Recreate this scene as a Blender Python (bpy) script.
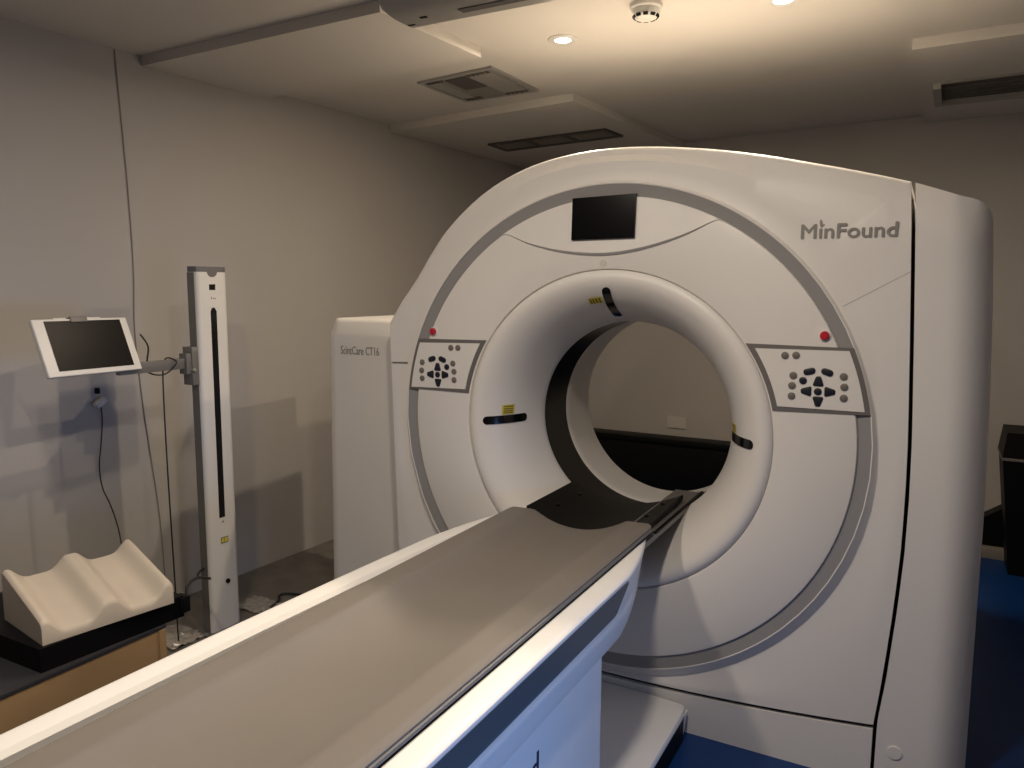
import bpy, bmesh, math, random
from mathutils import Vector, Matrix, noise
random.seed(4)
C = bpy.context.scene.collection
S = bpy.context.scene
for o in list(bpy.data.objects): bpy.data.objects.remove(o)
PI = math.pi
rad = math.radians

# ------------------------------------------------------------------ camera
cam_data = bpy.data.cameras.new('camera')
cam = bpy.data.objects.new('camera', cam_data); C.objects.link(cam)
YAW, PITCH, ROLL, FPX = 0.501064, 0.125706, 0.003949, 767.65
CP = Vector((0.91618, -2.31585, 1.43206))
fw = Vector((-math.sin(YAW)*math.cos(PITCH), math.cos(YAW)*math.cos(PITCH), -math.sin(PITCH)))
rt = Vector((math.cos(YAW), math.sin(YAW), 0)); up = rt.cross(fw)
r2 = rt*math.cos(ROLL)+up*math.sin(ROLL); u2 = -rt*math.sin(ROLL)+up*math.cos(ROLL)
m = Matrix((r2, u2, -fw)).transposed().to_4x4(); m.translation = CP
cam.matrix_world = m
cam_data.sensor_fit = 'HORIZONTAL'; cam_data.sensor_width = 36.0
cam_data.lens = FPX/1024*36.0; cam_data.clip_start = 0.02
S.camera = cam

# ------------------------------------------------------------------ world, exposure, lamps of the room
W = bpy.data.worlds.new('world'); S.world = W; W.use_nodes = True
bg = W.node_tree.nodes['Background']; bg.inputs[0].default_value = (.35, .5, .9, 1); bg.inputs[1].default_value = .25
S.view_settings.view_transform = 'Standard'; S.view_settings.look = 'None'
S.view_settings.gamma = 1; S.view_settings.exposure = 0.1; S.view_settings.use_curve_mapping = False
WARM = (1, .86, .71)
def light(name, kind, loc, power, col, to=None, **kw):
    d = bpy.data.lights.new(name, kind); d.energy = power; d.color = col
    for k, v in kw.items(): setattr(d, k, v)
    o = bpy.data.objects.new(name, d); C.objects.link(o); o.location = loc
    if to is not None: o.rotation_euler = (Vector(to)-Vector(loc)).to_track_quat('-Z', 'Y').to_euler()
    return o
# ceiling lamps behind the frame's upper edge, above the patient table
light('ceiling_lamp_light', 'AREA', (.42, -1.35, 2.34), 16.5, WARM, (.42, -1.35, 0), shape='DISK', size=.14)
light('ceiling_lamp_light', 'AREA', (-.40, -1.55, 2.34), 15, WARM, (-.40, -1.55, 0), shape='DISK', size=.14)
# added bluish side light for the table, source unseen; narrow beam spares the gantry
light('added_blue_light', 'AREA', (2.66, -1.35, .80), 4.3, (.27, .48, 1.0), (0, -1.35, .35), shape='RECTANGLE', size=.8, size_y=.7, spread=rad(64))

# ------------------------------------------------------------------ materials
def mat(name, col, rough=.5, metal=0, spec=.5, bump=0, bscale=200, var=0, vscale=6, coat=0):
    m = bpy.data.materials.new(name); m.use_nodes = True
    nt = m.node_tree; b = nt.nodes['Principled BSDF']
    b.inputs['Base Color'].default_value = (*col, 1); b.inputs['Roughness'].default_value = rough
    b.inputs['Metallic'].default_value = metal; b.inputs['Specular IOR Level'].default_value = spec
    b.inputs['Coat Weight'].default_value = coat
    tc = nt.nodes.new('ShaderNodeTexCoord')
    if var:
        n = nt.nodes.new('ShaderNodeTexNoise'); n.inputs['Scale'].default_value = vscale; n.inputs['Detail'].default_value = 5
        nt.links.new(tc.outputs['Object'], n.inputs['Vector'])
        r = nt.nodes.new('ShaderNodeValToRGB'); r.color_ramp.elements[0].position = .3; r.color_ramp.elements[1].position = .7
        r.color_ramp.elements[0].color = (*[c*(1-var) for c in col], 1); r.color_ramp.elements[1].color = (*[min(1, c*(1+var)) for c in col], 1)
        nt.links.new(n.outputs['Fac'], r.inputs['Fac']); nt.links.new(r.outputs['Color'], b.inputs['Base Color'])
    if bump:
        n = nt.nodes.new('ShaderNodeTexNoise'); n.inputs['Scale'].default_value = bscale; n.inputs['Detail'].default_value = 3
        nt.links.new(tc.outputs['Object'], n.inputs['Vector'])
        bm = nt.nodes.new('ShaderNodeBump'); bm.inputs['Strength'].default_value = bump; bm.inputs['Distance'].default_value = .002
        nt.links.new(n.outputs['Fac'], bm.inputs['Height']); nt.links.new(bm.outputs['Normal'], b.inputs['Normal'])
    return m
def emit(name, col, st):
    m = bpy.data.materials.new(name); m.use_nodes = True; nt = m.node_tree
    b = nt.nodes['Principled BSDF']; b.inputs['Base Color'].default_value = (*col, 1)
    b.inputs['Emission Color'].default_value = (*col, 1); b.inputs['Emission Strength'].default_value = st
    return m
MT = dict(
    shell=mat('white_plastic_shell', (.76, .74, .71), .42, spec=.4, var=.015, vscale=3),
    shell2=mat('white_plastic_panel', (.77, .75, .72), .38, spec=.4, var=.015, vscale=3),
    rail=mat('white_table_plastic', (.82, .81, .79), .35, spec=.45),
    ring=mat('grey_ring_plastic', (.29, .285, .285), .34, spec=.5),
    frame=mat('grey_bezel_plastic', (.15, .14, .135), .45),
    black=mat('black_plastic', (.004, .004, .005), .5, spec=.15),
    gloss=mat('black_glass', (.003, .003, .004), .16, spec=.3),
    screen=mat('tablet_screen_glass', (.010, .008, .008), .3, spec=.06),
    band=mat('dark_scan_window', (.008, .006, .006), .25, spec=.35),
    chassis=mat('dark_gap', (.01, .01, .01), .8),
    carbon=mat('carbon_fibre_cradle', (.005, .0053, .005), .42, spec=.2, bump=.1, bscale=400),
    mat_=mat('taupe_vinyl_pad', (.185, .166, .147), .55, spec=.3, var=.04, vscale=4, bump=.08, bscale=500),
    matedge=mat('grey_vinyl_edge', (.12, .12, .125), .45),
    stripe=mat('slate_stripe', (.095, .11, .118), .4),
    wall=mat('painted_wall', (.435, .415, .395), .75, spec=.25, var=.025, vscale=1.5, bump=.06, bscale=120),
    ceil=mat('ceiling_paint', (.62, .59, .55), .8, spec=.2, var=.02, vscale=2, bump=.05, bscale=150),
    floor=mat('blue_vinyl_floor', (.004, .036, .16), .4, spec=.3, var=.08, vscale=8),
    floorgrey=mat('brown_grey_floor_plate', (.16, .145, .125), .4, spec=.4, var=.2, vscale=9),
    cream=mat('cream_foam_plastic', (.58, .52, .445), .45, spec=.4, var=.03, vscale=10),
    wood=mat('tan_wood_veneer', (.30, .195, .095), .5, var=.12, vscale=5),
    slate=mat('dark_slate_top', (.028, .028, .034), .5),
    steel=mat('brushed_grey_metal', (.20, .195, .19), .4, metal=.5),
    capgrey=mat('dark_cap', (.13, .125, .135), .45),
    housing=mat('grey_painted_housing', (.33, .32, .30), .45, metal=.2),
    socket=mat('socket_plastic', (.52, .50, .47), .5),
    vent=mat('grey_vent', (.22, .205, .185), .6),
    ventdark=mat('dark_vent_void', (.075, .070, .064), .7),
    white=mat('white_plastic', (.66, .65, .62), .4),
    red=mat('red_button', (.50, .012, .03), .35),
    keygrey=mat('grey_key', (.16, .145, .125), .5),
    keyblack=mat('navy_black_key', (.010, .012, .022), .4),
    yellow=mat('yellow_label', (.62, .53, .04), .5),
    logo=mat('grey_lettering', (.25, .24, .225), .4, metal=.2),
    navy=mat('navy_lettering', (.02, .03, .07), .5),
    cable=mat('black_cable', (.012, .012, .012), .5),
    cableg=mat('grey_cable', (.27, .25, .23), .6),
    lamp=emit('lamp_glow', (1, .86, .62), 28),
    clear=mat('crumpled_plastic', (.30, .28, .25), .25, spec=.7),
)
gm = bpy.data.materials.new('added_window_glass'); gm.use_nodes = True; nt = gm.node_tree; nt.nodes.clear()
o_ = nt.nodes.new('ShaderNodeOutputMaterial'); mx = nt.nodes.new('ShaderNodeMixShader'); tr = nt.nodes.new('ShaderNodeBsdfTransparent'); gl = nt.nodes.new('ShaderNodeBsdfGlossy')
gl.inputs['Roughness'].default_value = .02; fr = nt.nodes.new('ShaderNodeFresnel'); fr.inputs[0].default_value = 1.45
nt.links.new(fr.outputs[0], mx.inputs[0]); nt.links.new(tr.outputs[0], mx.inputs[1]); nt.links.new(gl.outputs[0], mx.inputs[2]); nt.links.new(mx.outputs[0], o_.inputs[0])
MT['glass'] = gm

# ------------------------------------------------------------------ helpers
def thing(name, label, cat, loc=(0, 0, 0), group=None):
    o = bpy.data.objects.new(name, None); C.objects.link(o); o.location = loc; o.empty_display_size = .1
    o['label'] = label; o['category'] = cat
    if group: o['group'] = group
    return o
def tag(o, label, cat, group=None):
    o['label'] = label; o['category'] = cat
    if group: o['group'] = group
    return o
def rootloc(p):
    v = Vector((0, 0, 0))
    while p is not None: v += p.location; p = p.parent
    return v
def obj(name, vf, material, parent=None, smooth=40, base=None, label=None, kind=None):
    """vf = (verts, faces) in world coordinates; one mesh object"""
    verts, faces = vf
    off = rootloc(parent) if parent is not None else Vector(base or (0, 0, 0))
    me = bpy.data.meshes.new(name)
    me.from_pydata([tuple(Vector(v)-off) for v in verts], [], faces)
    bm = bmesh.new(); bm.from_mesh(me); bmesh.ops.remove_doubles(bm, verts=bm.verts, dist=1e-6)
    bmesh.ops.recalc_face_normals(bm, faces=bm.faces); bm.to_mesh(me); bm.free()
    me.validate()
    me.materials.append(material)
    if smooth:
        me.polygons.foreach_set('use_smooth', [True]*len(me.polygons)); me.set_sharp_from_angle(angle=rad(smooth))
    o = bpy.data.objects.new(name, me); C.objects.link(o)
    if parent is not None: o.parent = parent
    else: o.location = off
    if label: o['label'] = label
    if kind: o['kind'] = kind
    return o
def join(*vfs):
    V, F = [], []
    for v, f in vfs:
        n = len(V); V += list(v); F += [tuple(i+n for i in q) for q in f]
    return V, F
def box(x0, x1, y0, y1, z0, z1, b=0, seg=2):
    bm = bmesh.new()
    bmesh.ops.create_cube(bm, size=1)
    for v in bm.verts: v.co = Vector(((x0+x1)/2+v.co.x*(x1-x0), (y0+y1)/2+v.co.y*(y1-y0), (z0+z1)/2+v.co.z*(z1-z0)))
    if b: bmesh.ops.bevel(bm, geom=bm.edges[:], offset=b, segments=seg, affect='EDGES', profile=.6)
    bm.verts.index_update()
    r = [tuple(v.co) for v in bm.verts], [tuple(v.index for v in f.verts) for f in bm.faces]
    bm.free(); return r
def xf(vf, M): return [tuple(M @ Vector(v)) for v in vf[0]], vf[1]
def prism(bot, top):
    """two matching closed outlines -> closed solid"""
    n = len(bot); V = list(bot)+list(top)
    F = [tuple(range(n-1, -1, -1)), tuple(range(n, 2*n))]+[(i, (i+1) % n, n+(i+1) % n, n+i) for i in range(n)]
    return V, F
def plate(poly, y0, y1, dy=None):
    """outline in (x, z) extruded from y0 to y1"""
    return prism([(x, y1, z) for x, z in poly], [(x, y0, z) for x, z in poly])
def grid(rows, close_u=False, close_v=False):
    n = len(rows); k = len(rows[0]); V = [p for r in rows for p in r]; F = []
    for i in range(n if close_v else n-1):
        for j in range(k if close_u else k-1):
            a, b = i, (i+1) % n; c, d = j, (j+1) % k
            F.append((a*k+c, a*k+d, b*k+d, b*k+c))
    return V, F
def tube(pts, r, n=8, sub=6):
    P = [Vector(p) for p in pts]
    if sub > 1 and len(P) > 2:
        Q = []
        for i in range(len(P)-1):
            p0 = P[max(i-1, 0)]; p1 = P[i]; p2 = P[i+1]; p3 = P[min(i+2, len(P)-1)]
            for s in range(sub):
                t = s/sub
                Q.append(.5*((2*p1)+(p2-p0)*t+(2*p0-5*p1+4*p2-p3)*t*t+(3*p1-p0-3*p2+p3)*t**3))
        Q.append(P[-1]); P = Q
    rows = []; nrm = None
    for i, p in enumerate(P):
        t = (P[min(i+1, len(P)-1)]-P[max(i-1, 0)]).normalized()
        if nrm is None: nrm = t.orthogonal().normalized()
        nrm = (nrm-t*nrm.dot(t)).normalized(); bn = t.cross(nrm)
        rows.append([tuple(p+r*(math.cos(a)*nrm+math.sin(a)*bn)) for a in [2*PI*j/n for j in range(n)]])
    V, F = grid(rows, close_u=True); k = len(rows)
    F += [tuple(range(n-1, -1, -1)), tuple((k-1)*n+j for j in range(n))]
    return V, F
def lathe_z(prof, cx, cy, n=32):
    V, F = grid([[(cx+r*math.cos(2*PI*j/n), cy+r*math.sin(2*PI*j/n), z) for j in range(n)] for r, z in prof], close_u=True)
    k = len(prof); F += [tuple(range(n-1, -1, -1)), tuple((k-1)*n+j for j in range(n))]
    return V, F
HZ = .9643      # height of the bore axis
def lathe_y(prof, n=128):
    return grid([[(r*math.cos(2*PI*j/n), y, HZ+r*math.sin(2*PI*j/n)) for j in range(n)] for r, y in prof], close_u=True)
def text(name, body, width, height, M, material, parent, depth=.0012, space=1.0, bold=.0):
    cu = bpy.data.curves.new('lettering', 'FONT'); cu.body = body; cu.extrude = .01; cu.resolution_u = 3; cu.space_character = space
    t = bpy.data.objects.new('lettering', cu); C.objects.link(t)
    dg = bpy.context.evaluated_depsgraph_get(); me = bpy.data.meshes.new_from_object(t.evaluated_get(dg))
    bpy.data.objects.remove(t)
    xs = [v.co.x for v in me.vertices]; ys = [v.co.y for v in me.vertices]
    x0, x1, y0, y1 = min(xs), max(xs), min(ys), max(ys)
    V = [tuple(M @ Vector(((v.co.x-x0)/(x1-x0)*width, (v.co.y-y0)/(y1-y0)*height, v.co.z/.01*depth))) for v in me.vertices]
    F = [tuple(p.vertices) for p in me.polygons]
    if bold: V, F = join(*[([tuple(Vector(v)+M.to_3x3() @ Vector((a*bold, b*bold, c*.0002))) for v in V], F) for a, b, c in ((-1, 0, 0), (1, 0, 1), (0, 1, 2), (0, -1, 3))])
    return obj(name, (V, F), material, parent, smooth=0)
def interp(tab, x):
    if x <= tab[0][0]: return tab[0][1]
    for (a, b), (c, d) in zip(tab, tab[1:]):
        if x <= c: return b+(d-b)*(x-a)/(c-a)
    return tab[-1][1]
def smooth01(t): t = max(0, min(1, t)); return t*t*(3-2*t)

# ------------------------------------------------------------------ room shell
CZ = 2.38
wl = lambda y: -2.045+.045*y            # left wall plane
wb = lambda x: 2.72-.12*x               # back wall plane
X1, Y0 = 2.62, -3.7
obj('floor', box(-2.5, X1+.1, Y0-.1, 3.2, -.05, 0), MT['floor'], kind='structure', smooth=0)
obj('ceiling', box(-2.5, X1+.1, Y0-.1, 3.2, CZ, CZ+.06), MT['ceil'], kind='structure', smooth=0)
bk = [(wl(3.1)-.2, wb(wl(3.1)-.2)), (X1+.1, wb(X1+.1))]
def slab(p, q, n, t, z0, z1):
    a, b = Vector((*p, 0)), Vector((*q, 0)); d = Vector((*n, 0))*t
    return prism([tuple(v+Vector((0, 0, z0))) for v in (a, b, b+d, a+d)], [tuple(v+Vector((0, 0, z1))) for v in (a, b, b+d, a+d)])
obj('wall_left', slab((wl(Y0), Y0), (wl(3.1), 3.1), (-1, 0), .1, 0, CZ), MT['wall'], kind='structure', smooth=0)
obj('wall_back', slab(bk[0], bk[1], (0, 1), .1, 0, CZ), MT['wall'], kind='structure', smooth=0)
obj('wall_front', box(-2.4, X1, Y0-.1, Y0, 0, CZ), MT['wall'], kind='structure', smooth=0)
wy0, wy1, wz0, wz1 = -1.80, -.90, .42, 1.5
obj('wall_right', join(box(X1, X1+.1, Y0, wy0, 0, CZ), box(X1, X1+.1, wy1, 2.5, 0, CZ), box(X1, X1+.1, wy0, wy1, 0, wz0), box(X1, X1+.1, wy0, wy1, wz1, CZ)), MT['wall'], kind='structure', smooth=0)
w1 = obj('added_window_1', join(box(X1-.02, X1+.02, wy0-.05, wy0, wz0-.05, wz1+.05), box(X1-.02, X1+.02, wy1, wy1+.05, wz0-.05, wz1+.05), box(X1-.02, X1+.02, wy0, wy1, wz0-.05, wz0), box(X1-.02, X1+.02, wy0, wy1, wz1, wz1+.05)), MT['steel'], kind='structure', smooth=0)  # unseen window, added as an outlet for the blue side light
obj('pane', box(X1-.004, X1+.004, wy0, wy1, wz0, wz1), MT['glass'], w1, smooth=0)
# brown-grey plate on the floor between scanner and left wall
def quad_slab(q, z0, z1): return prism([(x, y, z0) for x, y in q], [(x, y, z1) for x, y in q])
obj('trim_4', quad_slab([(wl(-3)+.002, -3), (-1.15, -3), (-1.15, 2.2), (wl(2.2)+.002, 2.2)], 0, .004), MT['floorgrey'], kind='structure', smooth=0)
# lowered ceiling panels
PZ = 2.34
obj('trim_1', quad_slab([(wl(-.13), -.13), (-.77, -.165), (-.735, .43), (wl(.52), .52)], PZ, CZ), MT['ceil'], kind='structure', smooth=0)
obj('trim_2', quad_slab([(wl(1.46), 1.455), (-.707, 1.262), (-.60, wb(-.6)), (wl(2.9), wb(wl(2.9)))], PZ, CZ), MT['ceil'], kind='structure', smooth=0)
obj('trim_3', quad_slab([(.777, 1.12), (2.6, 1.0), (2.6, wb(2.6)), (.80, wb(.8))], PZ, CZ), MT['ceil'], kind='structure', smooth=0)

# ------------------------------------------------------------------ CT gantry
G = thing('ct_scanner_gantry', 'large white ring-shaped medical scanner with round tunnel, grey ring and two keypads', 'scanner', (0, .35, 0))
TOP = [(-.877, 1.306), (-.829, 1.374), (-.759, 1.458), (-.687, 1.556), (-.617, 1.638), (-.50, 1.735), (-.381, 1.802), (-.248, 1.847), (-.088, 1.869), (.081, 1.868), (.269, 1.848), (.444, 1.817), (.609, 1.778), (.738, 1.745), (.839, 1.716)]
SEAM = [(1.716, .840), (1.60, .848), (1.295, .863), (1.024, .875), (.857, .878), (.70, .876), (.539, .868), (.327, .852), (.196, .837), (.0, .836)]   # (z, x) of the seam to the right cover
seamx = lambda z: interp(sorted(SEAM), z)
zbot = lambda x: .137+.07*x*x
LEFT = [(1.306, -.877), (1.14, -.872), (.80, -.862), (.46, -.85), (.19, -.84)]
def catmull(P, sub):
    P = [Vector((*p, 0)) for p in P]; Q = []
    for i in range(len(P)-1):
        p0 = P[max(i-1, 0)]; p1 = P[i]; p2 = P[i+1]; p3 = P[min(i+2, len(P)-1)]
        for s in range(sub):
            t = s/sub; v = .5*((2*p1)+(p2-p0)*t+(2*p0-5*p1+4*p2-p3)*t*t+(3*p1-p0-3*p2+p3)*t**3); Q.append((v.x, v.y))
    Q.append((P[-1].x, P[-1].y)); return Q
topc = catmull(TOP, 6)
topz = sorted(topc+[(.93, 1.688), (.985, 1.667)])
def edge_y(x, z):
    """depth of the cover face: soft chamfer below the upper edge"""
    best = 9
    for (a, b), (c, d) in zip(topz, topz[1:]):
        dx, dz = c-a, d-b; L = dx*dx+dz*dz
        t = max(0, min(1, ((x-a)*dx+(z-b)*dz)/L)); e = math.hypot(x-a-t*dx, z-b-t*dz)
        if e < best: best = e
    w = smooth01((x+.62)/.5)
    y = w*.03*smooth01(max(0, (.092-best))/.03)*(max(0, .092-best)/.092)
    if best < .016: y += .014*(1-math.sqrt(max(0, 1-((.016-best)/.016)**2)))
    return y
out = topc[:]
out += [(seamx(z), z) for z in [1.715-.001]+[1.70-.1*k for k in range(15)]+[zbot(.837)]]
out += [(x, zbot(x)) for x in [.80-.07*k for k in range(24)] if x > -.835]
out += [(x, z) for z, x in [( .19, -.84), (.3, -.8445), (.46, -.85), (.6, -.855), (.8, -.862), (.95, -.8665), (1.05, -.8695), (1.14, -.872), (1.22, -.8745), (1.29, -.8765)]]
ang = [math.atan2(z-HZ, x) for x, z in out]
order = sorted(range(len(out)), key=lambda i: ang[i]); out = [out[i] for i in order]; ang = [ang[i] for i in order]
lipw = lambda a: .010+.022*smooth01((-math.sin(a)+.35)/1.2)
rows = []
for (x, z), a in zip(out, ang):
    ca, sa = math.cos(a), math.sin(a); R = math.hypot(x, z-HZ)
    r0 = .789; r1 = min(.79+lipw(a), R-.006)
    bn = smooth01((-math.sin(a)+.45)/.9)
    rs = [(r0, .004), (r0, -.0115), (r0+.003, -.0125), (r1-.002, -.0016*(1-bn)+.010*bn), (r1+.002, .013*bn)]
    k = R-(r1+.002)
    rs += [(r1+.002+min(.05, k*.3), .009*bn), (r1+.002+min(.10, k*.55), .003*bn), (r1+.002+k*.75, None)]
    rs += [(R-d, None) for d in (.088, .076, .062, .045, .03, .016, .011, .007, .003, .001, 0) if d < k*.24] if k > .02 else [(R, None)]
    row = []
    while len(rs) < 19: rs.append(rs[-1])
    for r, y in rs[:19]:
        px, pz = r*ca, HZ+r*sa
        row.append((px, edge_y(px, pz) if y is None else y, pz))
    px, py, pz = row[-1]
    row += [(px, .2, pz), (px, .38, pz)]
    rows.append(row)
obj('front_cover', grid(rows, close_v=True), MT['shell'], G, smooth=24)
# rear half of the housing with the flared tunnel exit
rows = []
for (x, z), a in zip(out, ang):
    ca, sa = math.cos(a), math.sin(a); R = math.hypot(x, z-HZ)
    rows.append([(x*.998, .384, HZ+(z-HZ)*.998), (x*.998, .70, HZ+(z-HZ)*.998), (ca*(R-.03), .75, HZ+sa*(R-.03)), (ca*(R-.06), .76, HZ+sa*(R-.06))] +
                [(r*ca, y, HZ+r*sa) for r, y in ((.5, .76), (.45, .757), (.41, .745), (.38, .725), (.365, .70))])
obj('rear_cover', grid(rows, close_v=True), MT['shell'], G, smooth=40)
obj('chassis', join(box(-.80, .99, .12, .66, .02, .13), box(.80, .99, .06, .62, .02, 1.5)), MT['chassis'], G, smooth=0)
# recessed grey ring, face disc
obj('grey_ring', lathe_y([(.75, .004), (.75, .006), (.7885, -.001), (.7895, .01), (.74, .03)], 160), MT['ring'], G, smooth=30)
obj('face_disc', lathe_y([(.5235, .03), (.5235, .002), (.5255, -.002), (.53, -.004), (.62, -.004), (.742, -.004), (.7475, -.002), (.75, .003), (.75, .02)], 160), MT['shell2'], G, smooth=30)
FUN = [(.5225, .02), (.5225, .006), (.520, -.001), (.514, -.007), (.505, -.0105), (.495, -.011), (.484, -.009), (.470, -.002), (.452, .011), (.433, .030), (.414, .055), (.397, .085), (.382, .120), (.369, .160), (.359, .200), (.352, .232), (.350, .245), (.350, .258), (.3515, .263)]
obj('tunnel_mouth', lathe_y(FUN, 160), MT['shell2'], G, smooth=50)
obj('scan_window', lathe_y([(.3525, .242), (.353, .30), (.353, .40), (.3525, .452)], 128), MT['band'], G, label='dark band around the inside of the tunnel')
obj('tunnel_liner', lathe_y([(.354, .45), (.351, .454), (.352, .50), (.356, .62), (.362, .70)], 128), MT['shell2'], G)
# lens-shaped display panel at the top of the face disc
LENS = catmull([(-.395, .637), (-.364, .640), (-.285, .608), (-.188, .583), (-.095, .570), (-.004, .567), (.082, .577), (.164, .596), (.25, .625), (.332, .662), (.352, .657)], 5)
rows = []
for x, zz in LENS:
    t = (x+.395)/(.352+.395); b = math.sin(PI*max(0, min(1, t)))**.7
    zt = math.sqrt(max(0, .7485**2-x*x)); zt = max(zt, zz+.0006)
    pr = .014*b
    rows.append([(x, -.003, HZ+zz), (x, -.0045-pr*.5, HZ+zz+.002*b), (x, -.0045-pr, HZ+zz+.008*b)]+[(x, -.0045-pr*(1-k), HZ+zz+.008*b+(zt-zz-.008*b)*k) for k in (.25, .5, .75, 1)]+[(x, 0, HZ+zt)])
obj('display_panel', grid(rows), MT['shell2'], G, smooth=30)
sp = [(-.123, .616), (.089, .618), (.0885, .753), (-.125, .748)]
sc = obj('display_screen', prism([(x, 0, HZ+z) for x, z in sp], [(x, -.024+.012*((z-.6)/.15), HZ+z) for x, z in sp]), MT['gloss'], G, smooth=0, label='black rectangular display screen')
sp2 = [(-.116, .623), (.082, .625), (.0815, .746), (-.118, .741)]
obj('screen_glass', prism([(x, -.02+.012*((z-.6)/.15), HZ+z) for x, z in sp2], [(x, -.0245+.012*((z-.6)/.15), HZ+z) for x, z in sp2]), MT['gloss'], sc, smooth=0)
obj('emblem', plate([(-.019+.011*math.cos(t), HZ+.542+.011*math.sin(t)) for t in [2*PI*k/20 for k in range(20)]], -.0055, -.003), mat('emblem_grey', (.60, .58, .55), .4), G, smooth=0)
# keypads
def arcpoly(rin, rout, c):
    """c: the four corners (inner top, outer top, outer bottom, inner bottom); sides follow circles"""
    def arc(p, q, r):
        a0, a1 = math.atan2(p[1], p[0]) % (2*PI), math.atan2(q[1], q[0]) % (2*PI)
        if abs(a1-a0) > PI: a0, a1 = (a0+PI) % (2*PI)-PI, (a1+PI) % (2*PI)-PI
        return [(r*math.cos(a0+(a1-a0)*k/8), r*math.sin(a0+(a1-a0)*k/8)) for k in range(9)]
    return arc(c[1], c[2], rout)+arc(c[3], c[0], rin)
def circ(cx, cz, r, n=14, sx=1, rot=0):
    P = []
    for k in range(n):
        t = 2*PI*k/n; x, z = r*sx*math.cos(t), r*math.sin(t)
        P.append((cx+x*math.cos(rot)-z*math.sin(rot), cz+x*math.sin(rot)+z*math.cos(rot)))
    return P
def capsule(cx, cz, L, w, rot):
    P = []
    for s in (1, -1):
        for k in range(7):
            t = -PI/2+PI*k/6+(0 if s > 0 else PI); x, z = s*(L/2-w/2)+w/2*math.cos(t), w/2*math.sin(t)
            P.append((cx+x*math.cos(rot)-z*math.sin(rot), cz+x*math.sin(rot)+z*math.cos(rot)))
    return P
def arrow(cx, cz, rot, s=.0145):
    """rounded wedge pointing along rot"""
    pts = [(1.0, .28), (1.0, -.28), (.8, -.5), (-.7, -.98), (-.95, -.75), (-.95, .75), (-.7, .98), (.8, .5)]
    return [(cx+s*(x*math.cos(rot)-z*math.sin(rot)), cz+s*(x*math.sin(rot)+z*math.cos(rot))) for x, z in pts]
def key(poly, parent, m, y0=-.009, h=.0035):
    cx = sum(p[0] for p in poly)/len(poly); cz = sum(p[1] for p in poly)/len(poly)
    A = [(x, y0, HZ+z) for x, z in poly]; B = [(x, y0-h*.7, HZ+z) for x, z in poly]
    D = [(cx+(x-cx)*.8, y0-h, HZ+cz+(z-cz)*.8) for x, z in poly]; n = len(poly)
    V = A+B+D; F = [tuple(range(n-1, -1, -1)), tuple(range(2*n, 3*n))]
    for s in (0, n): F += [(s+i, s+(i+1) % n, s+n+(i+1) % n, s+n+i) for i in range(n)]
    return obj('button', (V, F), m, parent, smooth=30)
PADS = [dict(fr=[(.433, .305), (.729, .304), (.773, .119), (.523, .113)], fc=[(.461, .292), (.719, .296), (.764, .128), (.528, .126)], rf=(.530, .786), rc=(.546, .773),
             grey=[(.546, .275), (.576, .277), (.571, .219), (.569, .190), (.569, .160), (.704, .223), (.707, .194), (.707, .163)],
             cap=[(.614, .233, .30), (.661, .233, -.32)], arr=[(.639, .206, PI/2), (.608, .1765, PI), (.670, .178, 0), (.640, .149, -PI/2)], dots=[(.639, .177), (.598, .206)], red=(.649, .335), dead=(.68, .315)),
        dict(fr=[(-.451, .283), (-.741, .279), (-.785, .092), (-.523, .091)], fc=[(-.472, .269), (-.731, .264), (-.775, .099), (-.534, .104)], rf=(.530, .788), rc=(.545, .776),
             grey=[(-.594, .250), (-.564, .251), (-.719, .192), (-.722, .162), (-.720, .133), (-.586, .194), (-.581, .165), (-.581, .135)],
             cap=[(-.676, .206, .32), (-.631, .206, -.34)], arr=[(-.652, .178, PI/2), (-.683, .150, PI), (-.620, .151, 0), (-.650, .121, -PI/2)], dots=[(-.652, .150), (-.612, .180)], red=(-.671, .306), dead=(0, 0))]
for P in PADS:
    kp = obj('control_panel', plate([(x, HZ+z) for x, z in arcpoly(P['rf'][0], P['rf'][1], P['fr'])], -.0065, .01), MT['frame'], G, smooth=0)
    obj('panel_face', plate([(x, HZ+z) for x, z in arcpoly(P['rc'][0], P['rc'][1], P['fc'])], -.009, -.006), MT['shell2'], kp, smooth=0)
    for x, z in P['grey']: key(circ(x, z, .0105), kp, MT['keygrey'])
    for x, z, r in P['cap']: key(capsule(x, z, .033, .0185, r), kp, MT['keyblack'])
    for x, z, r in P['arr']: key(arrow(x, z, r), kp, MT['keyblack'])
    for x, z in P['dots']: key(circ(x, z, .0105), kp, MT['keyblack'])
    x, z = P['red']
    rb = obj('emergency_button', join(plate(circ(x, HZ+z, .0155, 20), -.007, -.002)), MT['shell2'], G, smooth=0)
    key(circ(x, z, .0125, 18), rb, MT['red'], y0=-.007, h=.009)
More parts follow.
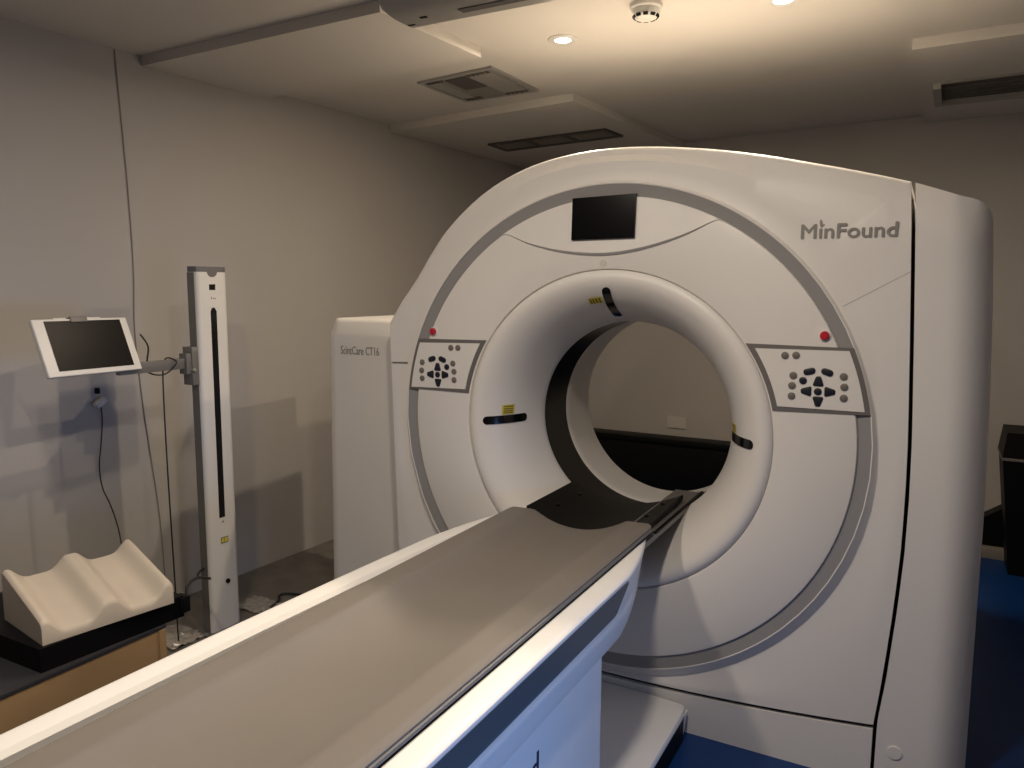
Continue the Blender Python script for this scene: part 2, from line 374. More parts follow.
# laser slots and labels on the funnel
def fun_at(s):
    P = FUN[5:16]; L = [0]
    for (a, b), (c, d) in zip(P, P[1:]): L.append(L[-1]+math.hypot(c-a, d-b))
    s = max(0, min(L[-1], s))
    for i in range(len(P)-1):
        if s <= L[i+1]: break
    t = (s-L[i])/(L[i+1]-L[i]); r = P[i][0]+(P[i+1][0]-P[i][0])*t; y = P[i][1]+(P[i+1][1]-P[i][1])*t
    dr, dy = P[i+1][0]-P[i][0], P[i+1][1]-P[i][1]; l = math.hypot(dr, dy)
    return r, y, dy/l, -dr/l
def fpt(s, tang, a, off):
    r, y, nr, ny = fun_at(s)     # nr, ny: direction towards the open side
    r -= nr*off; y -= ny*off
    aa = a+tang/r
    return (r*math.cos(aa), y, HZ+r*math.sin(aa))
def patch(s0, s1, t0, t1, a, off, rounded=True, n=16, skew=0):
    rows = []
    w = (t1-t0)/2; c = (t0+t1)/2
    for i in range(n+1):
        s = s0+(s1-s0)*(.5-.5*math.cos(PI*i/n)); d = min(s-s0, s1-s); h = w
        if rounded and d < w: h = max(.0008, math.sqrt(max(0, w*w-(w-d)**2)))
        cc = c+skew*(i/n-.5)
        rows.append([fpt(s, cc-h, a, .001)]+[fpt(s, cc+h*k, a, off) for k in (-1, -.5, 0, .5, 1)]+[fpt(s, cc+h, a, .001)])
    return grid(rows)
for a, lab, sk in ((rad(180.5), (.085, .118, -.052, -.020), 0), (rad(92.2), (.068, .098, .020, .066), .018), (rad(.3), (.135, .185, .018, .044), 0)):
    obj('laser_slot', patch(.030, .213, -.0145, .0145, a, .0025, n=26, skew=sk), MT['gloss'], G)
    s0, s1, t0, t1 = lab
    if a > 3: s0, s1, t0, t1 = .100, .150, -.052, -.018
    lb = obj('warning_label', patch(s0, s1, t0, t1, a, .0022, False, 6), MT['yellow'], G)
    ds, dt = (s1-s0)*.12, (t1-t0)*.14
    ln = [patch(s0+ds, s1-ds, t0+dt*u, t0+dt*(u+.7), a, .0032, False, 4) for u in (.8, 2.6, 4.2, 5.6)]
    obj('label_print', join(*ln), mat('label_ink', (.12, .10, .03), .5), lb)
# the face disc with ring, mouth, keypads and screen stands proud of the cover
for o in G.children:
    if o.name.split('.')[0] in ('grey_ring', 'face_disc', 'tunnel_mouth', 'display_panel', 'display_screen', 'emblem', 'control_panel', 'emergency_button', 'laser_slot', 'warning_label'): o.location += Vector((.003, -.010, .0015))
# side covers
zr = [(0, 1.079), (.30, 1.077), (.79, 1.074), (1.13, 1.065), (1.40, 1.054), (1.60, 1.040), (1.70, 1.036)]
def ztop(x):
    if x < .985: return interp(topz, x)
    return 1.667-.075*(1-math.sqrt(max(0, 1-((x-.985)/.0555)**2))) if x < 1.0405 else 1.592
rows = []
NV = 40
cols = [('s', k/8) for k in range(9)]+[('e', PI/2*k/14) for k in range(1, 15)]+[('b', .35), ('b', .55), ('b', .60)]
for kind, t in cols:
    row = []
    for j in range(NV+1):
        v = 1-(1-j/NV)**1.6 if False else j/NV
        v = smooth01(v)*.35+v*.65
        xtop0 = {'s': .85+t*.10, 'e': .95+.088*math.sin(t), 'b': 1.038}[kind]
        zt = ztop(xtop0); z = v*zt
        xs = seamx(z)+.010; xr = interp(zr, z)
        if kind == 's': x = xs+(xr-.105-xs)*t; y = .0
        elif kind == 'e': x = xr-.105+.105*math.sin(t); y = .15*(1-math.cos(t))
        else: x = xr; y = t
        y += edge_y(x, z) if kind != 'b' else 0
        row.append((x, y, z))
    rows.append(row)
V, F = grid(rows)
k = NV+1; n = len(cols)
F.append(tuple(i*k+NV for i in range(n)))         # top
sid = len(V)
V += [(V[j][0], .60, V[j][2]) for j in range(k)]
F += [(j, j+1, sid+j+1, sid+j) for j in range(NV)]
rc = obj('right_side_cover', (V, F), MT['shell'], G, smooth=40)
cp = circ(.896, .119-HZ, .019, 24)
obj('screw_cap', plate([(x, HZ+z) for x, z in cp], -.004, .003), MT['shell2'], rc, smooth=0)
obj('trim_line', plate([(.693, 1.381), (.853, 1.4745), (.853, 1.4775), (.693, 1.384)], -.0006, .002), mat('faint_line', (.50, .49, .46), .5), G, smooth=0)
obj('trim_line', plate([(-.868, 1.1445), (-.797, 1.147), (-.797, 1.1525), (-.868, 1.150)], -.001, .004), MT['frame'], G, smooth=0)
# left pod
plan = [(0, .60), (0, .16), (.008, .135), (.025, .122), (.05, .12), (.36, .12), (.395, .122), (.405, .128), (.41, .14)]
rows = []
for z in [0, .3, .6, .9, 1.1, 1.20, 1.222, 1.24, 1.262, 1.285, 1.294, 1.299, 1.30]:
    tilt = .030*smooth01((z-1.21)/.06)*max(0, (z-1.21)/.09); ins = 0 if z < 1.285 else (.002, .006, .012)[[1.294, 1.299, 1.30].index(z)] if z > 1.286 else 0
    row = []
    for i, (dx, y) in enumerate(plan):
        x = -1.318+.016*z/1.3+dx*1.07
        row.append((x+(ins if i < 4 else 0), max(y, .12)+(tilt+ins*1.5 if y < .59 else 0), z))
    rows.append(row)
V, F = grid(rows); kk = len(plan); F.append(tuple((len(rows)-1)*kk+i for i in range(kk)))
lp = obj('left_side_cover', (V, F), MT['shell'], G, smooth=35)
# base skirt under the front cover
P = [(-.84, 0)]+[(.836, 0)]+[(seamx(.1), zbot(.836)-.015)]+[(x, zbot(x)-.015) for x in [.8-.1*k for k in range(17)]]+[(-.84, zbot(-.84)-.015)]
sx = [.836-.1*k for k in range(17)]
obj('seam_gap', plate([(x, zbot(x)-.02) for x in sx]+[(x, zbot(x)+.004) for x in sx[::-1]], .017, .06), MT['chassis'], G, smooth=0)
obj('base_skirt', join(plate(P, .002, .10)), MT['shell'], G, smooth=0)
# lettering
Mx = Matrix(((1, 0, 0, .574), (0, 0, -1, -.0002), (0, 1, 0, 1.5695), (0, 0, 0, 1)))
text('brand_lettering', 'M\u0131nFound', .243, .0385, Mx, MT['logo'], G, bold=.0014)
lf = [(0, 0), (.0075, .006), (.0085, .012), (.004, .010), (.002, .021), (-.003, .027), (-.0045, .017), (-.003, .007)]
obj('leaf_mark', plate([(.6255+x, 1.598+z*.9) for x, z in lf], -.0015, .001), MT['logo'], G, smooth=0)
Mx = Matrix(((1, 0, 0, -1.224), (0, 0, -1, .1195), (0, 1, 0, 1.155), (0, 0, 0, 1)))
text('model_lettering', 'ScintCare CT16', .198, .034, Mx, MT['logo'], lp)

# ------------------------------------------------------------------ patient table
T = thing('patient_table', 'long white patient table with taupe pad and black cradle leading into the scanner tunnel', 'patient table', (-.03, -1.3, 0))
YE = -2.42
def body_x(y, side):
    d = 0
    if y > -.52: t = (y+.52)/.38; d = .085*t*t*.55+.085*t*.45
    if side > 0: return .275-d
    return interp([(-2.42, -.39), (-1.68, -.383), (-1.0, -.37), (-.5, -.345), (-.14, -.345)], y)+d
prof = [(-.17, .60), (-.066, .61), (-.064, .695), (-.055, .705), (-.014, .705), (-.004, .703), (.001, .699), (.002, .694), (-.006, .65), (-.012, .614), (-.007, .608), (-.006, .598), (-.010, .582), (-.022, .53), (-.032, .518)]
ys = [YE, -1.8, -1.2, -.8, -.6, -.52, -.48, -.44, -.40, -.35, -.30, -.25, -.20, -.165, -.145, -.14]
rows = []
for y in ys:
    t = smooth01((y+.165)/.03) if y > -.165 else 0
    zs = lambda z: z+(z < .6)*.022*smooth01((y+.6)/.45)
    e = .012*t
    R_ = [(body_x(y, 1)+dx-e, y, zs(z)) for dx, z in prof]; L_ = [(body_x(y, -1)-dx+e, y, zs(z)) for dx, z in prof]
    rows.append(R_+L_[::-1])
V, F = grid(rows, close_u=True); kk = len(rows[0])
F += [tuple(range(kk)), tuple((len(rows)-1)*kk+i for i in range(kk-1, -1, -1))]
obj('table_body', (V, F), MT['rail'], T, smooth=40)
# slate stripe on the long side, framed by a raised lip
st = [(YE, .614), (-.586, .614), (-.572, .618), (-.522, .678), (-.524, .689), (-.532, .691), (YE, .691)]
obj('side_stripe', prism([(body_x(y, 1)-.012-.07*(.694-z), y, z) for y, z in st], [(body_x(y, 1)+.0030-.172*(.694-z), y, z) for y, z in st]), MT['stripe'], T, smooth=0, label='slate blue-grey stripe')
# column and foot
cb = [(-.36, .25, -1.9, -.62)]
obj('pedestal', box(-.36, .25, -1.9, -.625, .0, .535, .012, 3), MT['rail'], T)
Mx = Matrix(((0, 0, 1, .2502), (1, 0, 0, -1.352), (0, 1, 0, .408), (0, 0, 0, 1)))
text('brand_lettering', 'MinFound', .374, .066, Mx, MT['navy'], T)
fp = [(.16, .106), (.290, .106), (.300, .103), (.304, .096), (.304, .086), (.285, .085)]
rows = []
for y in (-1.95, -.08, -.03, -.012):
    e = 0 if y < -.05 else (.004 if y < -.02 else .012)
    r = [(x-(e if x > .2 else 0), y, z-(e*.5 if x > .2 else 0)) for x, z in fp]
    l = [(-.06-x+(e if x > .2 else 0), y, z-(e*.5 if x > .2 else 0)) for x, z in fp]
    rows.append(r+l[::-1])
V, F = grid(rows, close_u=True); kk = len(rows[0]); F += [tuple(range(kk)), tuple((len(rows)-1)*kk+i for i in range(kk-1, -1, -1))]
obj('foot_plate', (V, F), MT['rail'], T, smooth=30)
obj('foot_skirt', box(-.358, .301, -1.93, -.05, 0, .0855), MT['black'], T, smooth=0, label='black recess under the foot plate')
obj('foot_end', prism([(.268, -.05, 0), (.292, -.05, 0), (.292, -.014, 0), (.268, -.014, 0)], [(.268, -.05, .086), (.303, -.05, .086), (.303, -.014, .086), (.268, -.014, .086)]), MT['rail'], T, smooth=0)
# pad: shallow trough with flat shoulders
def trough(x, zl, zr_, zc, xl, xr_, sh):
    c = (xl+xr_)/2; h = (xr_-xl)/2-sh
    z = zl+(zr_-zl)*(x-xl)/(xr_-xl); u = (x-c)/h
    if abs(u) >= 1: return z
    return z-((zl+zr_)/2-zc)*(math.cos(u*PI)*.5+.5)**.8 if False else z-((zl+zr_)/2-zc)*(1-u*u)
xs = [-.275+.49*k/48 for k in range(49)]
rows = []
def padrow(y, dz, e):
    top = []
    for x in xs:
        z = trough(x, .714, .727, .674, -.275, .215, .08)
        d = min(x+.275, .215-x); z -= .006*(1-math.sqrt(max(0, 1-(max(0, .008-d)/.008)**2)))
        top.append((x*(1-e)+(-.03)*e, y, z-dz))
    bot = [(x*(1-e)+(-.03)*e, y, trough(x, .714, .727, .674, -.275, .215, .08)-.016) for x in xs]
    return top+bot[::-1]
for y, dz, e in ((YE, 0, 0), (-1.7, 0, 0), (-1.0, 0, 0), (-.5, 0, 0), (-.19, 0, 0), (-.165, 0, .004), (-.15, .001, .02), (-.142, .004, .04), (-.139, .009, .05)): rows.append(padrow(y, dz, e))
V, F = grid(rows, close_u=True); kk = len(rows[0]); F += [tuple(range(kk)), tuple((len(rows)-1)*kk+i for i in range(kk-1, -1, -1))]
obj('pad', (V, F), MT['mat_'], T, smooth=50)
obj('pad_edging', tube([(.2165, YE, .7125), (.2165, -1.2, .7125), (.2165, -.17, .7125)], .0048, 8, 2), MT['matedge'], T)
obj('pad_edging', join(box(.2, .2215, YE, -.16, .704, .7075)), MT['black'], T, smooth=0)
# black cradle running into the tunnel
def crad(x): return .7275-.053*(1-((x+.009)/.206)**2)+.008*(x+.009)
xs2 = [-.215+.41*k/36 for k in range(37)]
rows = []
for y in (-.148, -.10, .05, .222, .236): 
    e = .0 if y < .23 else .006
    rows.append([(x, y, crad(x)-.0045-e*.3) for x in xs2]+[(x, y, crad(x)-.026+e) for x in xs2[::-1]])
V, F = grid(rows, close_u=True); kk = len(rows[0]); F += [tuple(range(kk)), tuple((len(rows)-1)*kk+i for i in range(kk-1, -1, -1))]
obj('cradle', (V, F), MT['carbon'], T, smooth=50, label='black carbon cradle end reaching into the tunnel')
for x, y in ((-.165, -.02), (-.16, .15), (.15, .0), (.155, .15)):
    z = crad(x)+.006
    obj('strap_hook', box(x-.010, x+.010, y-.006, y+.006, z-.014, z-.0075, .001), MT['gloss'], T)
obj('cradle_carrier', join(box(.12, .222, -.5, .40, .676, .694, .003), box(-.23, -.16, -.5, .12, .655, .686, .004)), MT['frame'], T)

obj('carrier_edge', box(.212, .2235, -.14, .402, .6935, .6985, .001), MT['black'], T, label='black edge along the carrier')
# ------------------------------------------------------------------ laser column with bracket arm
K = thing('laser_column', 'slim white floor-standing column with dark vertical slit and yellow sticker', 'column', (-1.625, -.197, 0))
x0, xf_ = -1.655, -1.600
def colplan(ins=0):
    y0, y1 = -.271+ins, -.124-ins
    return [(x0+ins, y0+.004), (x0+ins+.004, y0), (xf_-.014, y0), (xf_-.004, y0+.005), (xf_-ins, y0+.018), (xf_-ins, y1-.018), (xf_-.004, y1-.005), (xf_-.014, y1), (x0+ins+.004, y1), (x0+ins, y1-.004)]
pl = colplan()
obj('column_body', prism([(x, y, .012) for x, y in pl], [(x, y, 1.486) for x, y in pl]), MT['white'], K, smooth=50)
obj('column_side', box(-1.653, -1.614, -.2725, -.2700, .014, 1.484), MT['steel'], K, smooth=0, label='grey side face')
obj('column_base', box(-1.69, -1.56, -.30, -.095, 0, .012, .003), MT['steel'], K)
obj('column_cap', prism([(x, y, 1.486) for x, y in pl], [(x, y, 1.507) for x, y in pl]), MT['capgrey'], K, smooth=0)
hc = [(.0, 0)]
cap = obj('cap_notch', prism(*[[(xx, -.197+.024*math.cos(PI+PI*k/10), 1.488+.022*math.sin(PI+PI*k/10)) for k in range(11)] for xx in (-1.602, -1.5985)]), MT['capgrey'], K, smooth=0)
def face_rect(yc, zc, w, h, t=.002): return box(-1.6015, -1.6+t, yc-w/2, yc+w/2, zc-h/2, zc+h/2)
obj('indicator_window', face_rect(-.199, 1.427, .028, .022), MT['gloss'], K, smooth=0)
obj('column_mark', prism(*[[(xx, -.207, 1.388), (xx, -.201, 1.388), (xx, -.204, 1.378)] for xx in (-1.601, -1.599)]), MT['frame'], K, smooth=0)
obj('column_mark', face_rect(-.190, 1.382, .010, .004), MT['logo'], K, smooth=0)
sl = [(-.211, 1.330), (-.206, 1.343), (-.198, 1.347), (-.190, 1.343), (-.183, 1.330), (-.186, .488), (-.214, .488)]
obj('column_slit', prism(*[[(xx, y, z) for y, z in sl] for xx in (-1.602, -1.5985)]), MT['gloss'], K, smooth=0, label='long dark vertical slit')
yl = obj('warning_label', face_rect(-.193, .390, .036, .026, .0015), MT['frame'], K, smooth=0)
obj('label_print', join(box(-1.599, -1.598, -.208, -.197, .381, .399), box(-1.599, -1.598, -.194, -.178, .381, .399)), MT['yellow'], yl, smooth=0)
obj('column_mark', prism(*[[(xx, -.203, .465), (xx, -.191, .465), (xx, -.197, .476)] for xx in (-1.601, -1.599)]), MT['logo'], K, smooth=0)
obj('column_knob', xf(lathe_z([(.010, 0), (.010, .006), (.006, .009)], 0, 0, 16), Matrix.Translation((-1.601, -.186, .211)) @ Matrix.Rotation(PI/2, 4, 'Y')), MT['black'], K)
br = obj('bracket', join(box(-1.662, -1.608, -.302, -.2725, 1.045, 1.195, .002), box(-1.655, -1.612, -.325, -.300, 1.090, 1.170, .002)), MT['steel'], K)
obj('bracket_knob', xf(lathe_z([(.007, 0), (.007, .012), (.004, .016)], 0, 0, 14), Matrix.Translation((-1.613, -.297, 1.105)) @ Matrix.Rotation(PI/2, 4, 'Y')), MT['housing'], K)
obj('arm', join(box(-1.645, -1.620, -.60, -.32, 1.112, 1.152, .003), tube([(-1.631, -.59, 1.132), (-1.650, -.64, 1.185)], .013, 10, 1), xf(lathe_z([(.03, 0), (.034, .008), (.034, .014), (.02, .02)], 0, 0, 20), Matrix.Translation((-1.662, -.66, 1.205)) @ Matrix.Rotation(rad(68), 4, 'Y'))), MT['steel'], K)

# ------------------------------------------------------------------ tablet computer on the arm
def rotv(a):
    v = Vector(a); return Matrix.Rotation(v.length, 4, v.normalized())
TM = Matrix.Translation((-1.623, -.702, 1.226)) @ rotv((.006, -.375, .099))
TB = thing('tablet_computer', 'white framed tablet with black screen held on the arm of the column', 'tablet', (-1.623, -.702, 1.126))
obj('tablet_frame', xf(box(-.016, 0, -.18, .18, -.10, .10, .004, 3), TM), MT['white'], TB)
obj('tablet_screen', xf(box(-.002, .0012, -.140, .150, -.082, .092), TM), MT['screen'], TB, smooth=0)
obj('holder_plate', xf(box(-.028, -.0165, -.09, .09, -.06, .110, .003), TM), MT['white'], TB)
cl = obj('holder_clip', xf(join(box(-.024, .006, -.045, .018, .099, .107, .002), box(.0015, .0065, -.045, .018, .086, .104, .002)), TM), MT['frame'], TB, label='dark clip over the top edge')

# ------------------------------------------------------------------ leg rest, board, box
BX = thing('storage_box', 'tan wooden box with dark top beneath the black board beside the patient table', 'box', (-1.45, -1.4, 0))
obj('carcass', box(-1.80, -1.103, -1.95, -.855, .0, .386, .003), MT['wood'], BX)
obj('lid', box(-1.805, -1.100, -1.955, -.850, .386, .398, .002), MT['slate'], BX, label='dark slate-coloured top')
obj('corner_strip', box(-1.106, -1.098, -.875, -.852, .004, .384, .002), MT['wood'], BX)
bd = thing('support_board', 'flat black board between the cream leg rest and the wooden box', 'board', (-1.35, -1.0, .3985))
bdp = [(-1.62, -1.22), (-1.123, -1.215), (-1.098, -.785), (-1.60, -.74)]
obj('board_slab', prism([(x, y, .3985) for x, y in bdp], [(x, y, .466) for x, y in bdp]), MT['black'], bd, smooth=0)
obj('board_tab', box(-1.135, -1.090, -.80, -.765, .41, .462, .004), MT['black'], bd)
# cream leg rest with two troughs
ths = rad(9.5); A = Vector((-1.134, -1.200, .4665))
er = Vector((math.sin(ths), math.cos(ths), 0)); ed = Vector((-math.cos(ths), math.sin(ths), 0)); ez = Vector((0, 0, 1))
Lr, Dr = .368, .27
def wave(u):
    w = abs(math.sin(2*PI*u))       # 0 at the ridges, 1 in the troughs
    return .041*smooth01((w-.2)/.75) if w > .22 else 0
rows = []
nu = 64
for v, dz, fwd in ((0, -.062, 0), (0, -.012, 0), (.004, -.004, 0), (.012, 0, 0), (.035, 0, 0), (.10, 0, 0), (.18, 0, 0), (.25, 0, 0), (.262, -.003, 0), (.27, -.012, 0), (.27, -.1, 0)):
    row = []
    for i in range(nu+1):
        u = i/nu; h = .066+.088*(v/Dr)
        e = min(u, 1-u)*Lr
        z = h-wave(u)*(1-.12*v/Dr) - .008*(1-math.sqrt(max(0, 1-(max(0, .012-e)/.012)**2)))
        if dz < -.05: z = 0
        else: z = max(.004, z+dz)
        row.append(tuple(A+er*(u*Lr)+ed*v+ez*z))
    rows.append(row)
V, F = grid(rows)
n0 = len(rows); kk = nu+1
F += [tuple(i*kk for i in range(n0)), tuple(i*kk+nu for i in range(n0-1, -1, -1)), tuple(range(kk-1, -1, -1))+tuple((n0-1)*kk+i for i in range(kk))]
LRo = obj('leg_rest', (V, F), MT['cream'], smooth=40, base=tuple(A))
tag(LRo, 'cream moulded leg rest with two rounded troughs lying on the black board', 'leg rest')

# ------------------------------------------------------------------ cables and wall fittings
def wp(y, z, d=.004): return (wl(y)+d, y, z)
tag(obj('power_cable', tube([(-1.636, -.50, 1.255), (-1.63, -.475, 1.21), (-1.645, -.47, 1.16), (-1.645, -.475, 1.118), (-1.640, -.44, 1.098), (-1.625, -.405, 1.102), (-1.610, -.375, 1.135), (-1.618, -.375, 1.152), (-1.65, -.392, 1.152), (-1.660, -.397, 1.07), (-1.661, -.397, .72), (-1.655, -.396, .30), (-1.66, -.39, .01)], .003, 6, 6), MT['cable'], base=(-1.64, -.4, .01)), 'black cable looping over the arm and hanging down to the floor', 'cable')
tag(obj('mains_lead', tube([(-1.115, -.758, .447), (-1.16, -.72, .46), (-1.24, -.62, .44), (-1.42, -.42, .335), (-1.55, -.37, .30), (-1.615, -.31, .288), (-1.636, -.275, .284)], .0048, 8, 6), MT['cable'], base=(-1.14, -.77, .447)), 'short thick black lead curving from the black board to the column', 'cable')
tag(obj('wall_cable', tube([wp(-.247, 2.376), wp(-.235, 2.12), wp(-.222, 1.8), wp(-.218, 1.5), wp(-.228, 1.245), wp(-.212, .95), wp(-.19, .72), wp(-.16, .40), wp(-.15, .02)], .0026, 6, 5), MT['cableg'], base=wp(-.2, .02)), 'thin grey cable running down the left wall from the ceiling', 'cable')
pa = thing('power_adapter', 'small white plug adapter hanging on the left wall below the tablet', 'adapter', wp(-.42, .95))
obj('adapter_body', xf(box(-.014, .014, -.013, .013, -.024, .024, .004), Matrix.Translation(wp(-.413, .960, .026)) @ Matrix.Rotation(rad(-55), 4, 'X')), MT['white'], pa)
obj('adapter_plug', xf(box(-.008, .008, -.007, .007, -.012, .012, .003), Matrix.Translation(wp(-.411, 1.006, .012))), MT['black'], pa, label='black plug head')
tag(obj('charger_cable', tube([wp(-.405, .95, .02), wp(-.396, .88, .008), wp(-.405, .78), wp(-.418, .69), wp(-.41, .60), wp(-.385, .53), wp(-.36, .44), wp(-.345, .34), wp(-.34, .20)], .0022, 6, 5), MT['cable'], base=wp(-.4, .2)), 'thin dark cable trailing down the wall from the white adapter', 'cable')
# crumpled clear sheet by the column
def crumple(cx, cy, w, d, seed):
    rows = []
    for i in range(13):
        r = []
        for j in range(13):
            x, y = cx+(i/12-.5)*w, cy+(j/12-.5)*d
            r.append((x+.01*noise.noise((i*.7, j*.9, seed)), y+.01*noise.noise((j*.8, i*.6, seed+3)), .007+.022*abs(noise.noise((i*.55, j*.55, seed+7)))))
        rows.append(r)
    return grid(rows)
for cx, cy, w, d, lab in ((-1.66, .03, .20, .13, 'crumpled pale plastic sheet on the floor right of the column'), (-1.72, -.36, .20, .16, 'crumpled pale plastic sheet on the floor left of the column')):
    o = obj('plastic_sheet', crumple(cx, cy, w, d, cx*3), MT['clear'], smooth=0, base=(cx, cy, .004))
    sm = o.modifiers.new('thickness', 'SOLIDIFY'); sm.thickness = .001
    tag(o, lab, 'plastic sheet')
tag(obj('floor_cable', tube([(-1.59, .03, .012), (-1.62, .11, .012), (-1.66, .16, .012), (-1.60, .2, .012), (-1.3, .28, .012)], .006, 6, 5), MT['cable'], base=(-1.6, .1, .004)), 'black cable lying on the floor behind the column', 'cable')

# ------------------------------------------------------------------ ceiling fittings
D = thing('smoke_detector', 'round white smoke detector on the ceiling', 'smoke detector', (-.002, .291, CZ-.052))
obj('detector_base', lathe_z([(.055, CZ), (.055, CZ-.014), (.050, CZ-.018)], -.002, .291), MT['white'], D)
obj('detector_head', lathe_z([(.046, CZ-.018), (.046, CZ-.034), (.036, CZ-.046), (.02, CZ-.052), (.004, CZ-.052)], -.002, .291), MT['white'], D)
for k in range(10):
    a = 2*PI*k/10
    obj('detector_slot', xf(box(-.008, .008, -.0015, .003, -.006, .004), Matrix.Translation((-.002+.041*math.cos(a), .291+.041*math.sin(a), CZ-.041)) @ Matrix.Rotation(a-PI/2, 4, 'Z') @ Matrix.Rotation(rad(-40), 4, 'X')), MT['black'], D, smooth=0)
for (x, y), lab in zip(((-.405, .494), (.411, .46)), ('small lit recessed downlight left of the smoke detector', 'small lit recessed downlight right of the smoke detector')):
    L = thing('ceiling_downlight', lab, 'downlight', (x, y, CZ-.012), 'downlights in the ceiling')
    obj('bezel', lathe_z([(.058, CZ), (.058, CZ-.004), (.050, CZ-.008), (.031, CZ-.006), (.031, CZ-.001)], x, y), MT['white'], L)
    obj('lens', lathe_z([(.030, CZ-.002), (.026, CZ-.005), (.014, CZ-.007), (.004, CZ-.008)], x, y), MT['lamp'], L)
    light('downlight_light', 'AREA', (x, y, CZ-.02), 16, (1, .82, .61), (x, y, 0), shape='DISK', size=.05)
# square diffuser
def lerp2(q, u, v):
    a = Vector(q[0]).lerp(Vector(q[3]), u); b = Vector(q[1]).lerp(Vector(q[2]), u); return a.lerp(b, v)
def cell(q, u0, u1, v0, v1, z0, z1):
    c = [lerp2(q, u, v) for u, v in ((u0, v0), (u1, v0), (u1, v1), (u0, v1))]
    return quad_slab([(p.x, p.y) for p in c], z0, z1)
Q1 = [(-1.265, .735), (-1.259, 1.155), (-.828, 1.132), (-.828, .672)]
v1 = thing('ceiling_vent', 'square ceiling diffuser with toothed edges and a dark opening', 'vent', (-1.05, .92, CZ-.014), 'ceiling vents')
obj('vent_frame', join(cell(Q1, 0, 1, 0, .05, CZ-.010, CZ), cell(Q1, 0, 1, .95, 1, CZ-.010, CZ), cell(Q1, 0, .05, .05, .95, CZ-.010, CZ), cell(Q1, .95, 1, .05, .95, CZ-.010, CZ)), MT['housing'], v1, smooth=0)
obj('vent_panel', cell(Q1, .05, .95, .05, .95, CZ-.004, CZ), MT['vent'], v1, smooth=0)
obj('vent_opening', cell(Q1, .30, .58, .12, .55, CZ-.007, CZ-.003), MT['ventdark'], v1, smooth=0)
for a, b in ((.06, .22), (.62, .74), (.74, .90)):
    obj('vent_plate', cell(Q1, a, b, .14, .86, CZ-.009, CZ-.003), MT['housing'], v1, smooth=0)
for v0 in (.05, .87):
    for rng in ((.07, .30), (.62, .92)):
        for k in range(5):
            u = rng[0]+(rng[1]-rng[0])*k/5
            obj('vent_tooth', cell(Q1, u, u+.022, v0, v0+.08, CZ-.010, CZ-.003), MT['ventdark'], v1, smooth=0)
Q2 = [(-1.653, 2.04), (-1.659, 2.30), (-.791, 2.18), (-.81, 1.936)]
v2 = thing('ceiling_vent', 'long dark three-cell vent strip in the ceiling above the scanner', 'vent', (-1.22, 2.1, PZ-.012), 'ceiling vents')
obj('vent_frame', join(cell(Q2, 0, 1, 0, .12, PZ-.012, PZ), cell(Q2, 0, 1, .88, 1, PZ-.012, PZ), *[cell(Q2, u, u+.03, .12, .88, PZ-.012, PZ) for u in (0, .323, .646, .97)]), MT['ventdark'], v2, smooth=0)
for u in (.03, .353, .676):
    g = obj('vent_grille', cell(Q2, u, u+.293, .12, .88, PZ-.004, PZ), MT['vent'], v2, smooth=0)
    for k in range(5): obj('vent_slat', cell(Q2, u, u+.293, .16+.15*k, .20+.15*k, PZ-.009, PZ-.004), MT['vent'], g, smooth=0)
Q3 = [(.846, 1.70), (.853, 2.08), (2.0, 2.0), (2.0, 1.62)]
v3 = thing('ceiling_vent', 'dark slot vent in the ceiling at the right edge of the picture', 'vent', (1.4, 1.85, PZ-.03), 'ceiling vents')
obj('vent_frame', join(cell(Q3, 0, .028, 0, 1, PZ-.03, PZ), cell(Q3, .028, 1, .93, 1, PZ-.03, PZ), cell(Q3, .028, 1, 0, .05, PZ-.008, PZ)), MT['housing'], v3, smooth=0)
obj('vent_grille', cell(Q3, .028, 1, .05, .93, PZ-.006, PZ), MT['ventdark'], v3, smooth=0)
for k in range(4): obj('vent_slat', cell(Q3, .03, 1, .2+.18*k, .23+.18*k, PZ-.016, PZ-.006), MT['ventdark'], v3, smooth=0)
# strip housing at the upper edge
Hs = thing('ceiling_housing', 'grey strip housing with slotted underside hanging at the upper edge of the picture', 'ceiling unit', (-.3, -.22, 2.26))
hp = [(-.335, 2.375), (-.345, 2.34), (-.340, 2.300), (-.315, 2.272), (-.275, 2.262), (-.185, 2.262), (-.165, 2.275), (-.160, 2.375)]
secs = [(-.655, .55), (-.645, .88), (-.625, 1), (.7, 1)]
rows = []
for x, s in secs: rows.append([(x, -.25+(y+.25)*(.8+.2*s), 2.375-(2.375-z)*s) for y, z in hp])
V, F = grid(rows, close_u=True); kk = len(hp); F += [tuple(range(kk)), tuple((len(rows)-1)*kk+i for i in range(kk-1, -1, -1))]
obj('housing_body', (V, F), MT['housing'], Hs, smooth=35)
obj('housing_slot', box(-.40, .5, -.262, -.232, 2.259, 2.264), MT['ventdark'], Hs, smooth=0, label='long dark slot')
obj('housing_slot', box(-.545, -.52, -.258, -.246, 2.2595, 2.264, .001), MT['black'], Hs, smooth=0)
obj('housing_clip', box(-.622, -.595, -.215, -.205, 2.2605, 2.268, .001), MT['black'], Hs)

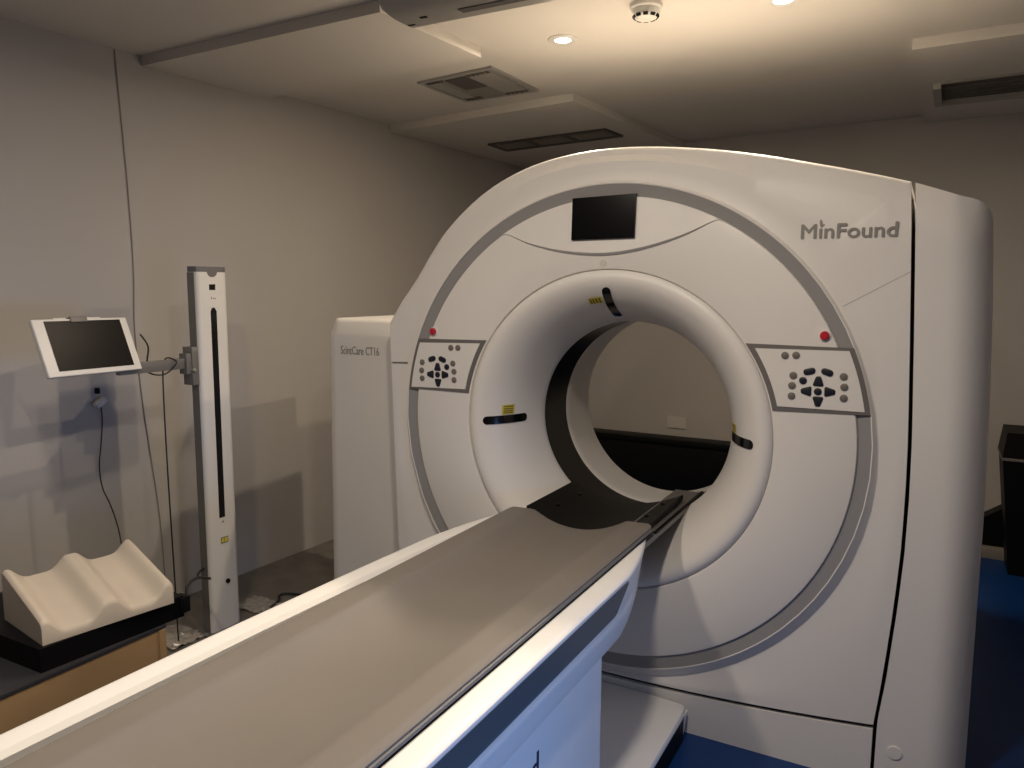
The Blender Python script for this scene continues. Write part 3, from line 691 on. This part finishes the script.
# ------------------------------------------------------------------ things behind the scanner
B = thing('low_bench', 'long low black bench seen through the scanner tunnel', 'bench', (-.6, 2.56, 0))
obj('bench_body', box(-1.55, .55, 2.50, 2.62, 0, .415, .004), MT['black'], B)
obj('bench_top', box(-1.56, .56, 2.485, 2.625, .417, .452, .004, 2), MT['black'], B)
so = thing('wall_socket', 'pale socket plate on the back wall just above the low bench', 'socket', (-.58, wb(-.58)-.006, .52))
obj('socket_plate', prism(*[[(x, wb(x)-d, z) for x, z in ((-.655, .475), (-.52, .475), (-.52, .555), (-.655, .555))] for d in (0, .010)]), MT['socket'], so, smooth=0)
for x in (-.62, -.56): obj('socket_insert', prism(*[[(a, wb(a)-d, z) for a, z in ((x-.015, .50), (x+.015, .50), (x+.015, .53), (x-.015, .53))] for d in (.010, .012)]), MT['socket'], so, smooth=0)
bn = thing('waste_bin', 'tall black lidded bin at the right edge behind the scanner', 'bin', (1.45, 2.28, 0))
def frus(x0, x1, y0, y1, z0, X0, X1_, Y0_, Y1_, z1): return prism([(x0, y0, z0), (x1, y0, z0), (x1, y1, z0), (x0, y1, z0)], [(X0, Y0_, z1), (X1_, Y0_, z1), (X1_, Y1_, z1), (X0, Y1_, z1)])
obj('bin_body', frus(1.325, 1.62, 2.16, 2.40, .0, 1.262, 1.66, 2.14, 2.44, .585), MT['black'], bn, smooth=0)
obj('bin_rim', box(1.256, 1.666, 2.134, 2.446, .585, .600, .004), MT['frame'], bn)
obj('bin_lid', frus(1.258, 1.664, 2.136, 2.444, .600, 1.272, 1.65, 2.15, 2.43, .725), MT['black'], bn, smooth=0)
pw = thing('floor_unit', 'low black wedge-shaped unit on a pale plinth beside the black bin', 'unit', (1.2, 2.47, 0))
obj('unit_plinth', box(1.05, 1.80, 2.38, 2.52, 0, .06, .004), MT['vent'], pw)
obj('unit_body', prism(*[[(x, y, z) for x, z in ((1.06, .062), (1.36, .062), (1.36, .31), (1.325, .29), (1.06, .10))] for y in (2.42, 2.52)]), MT['black'], pw, smooth=0)
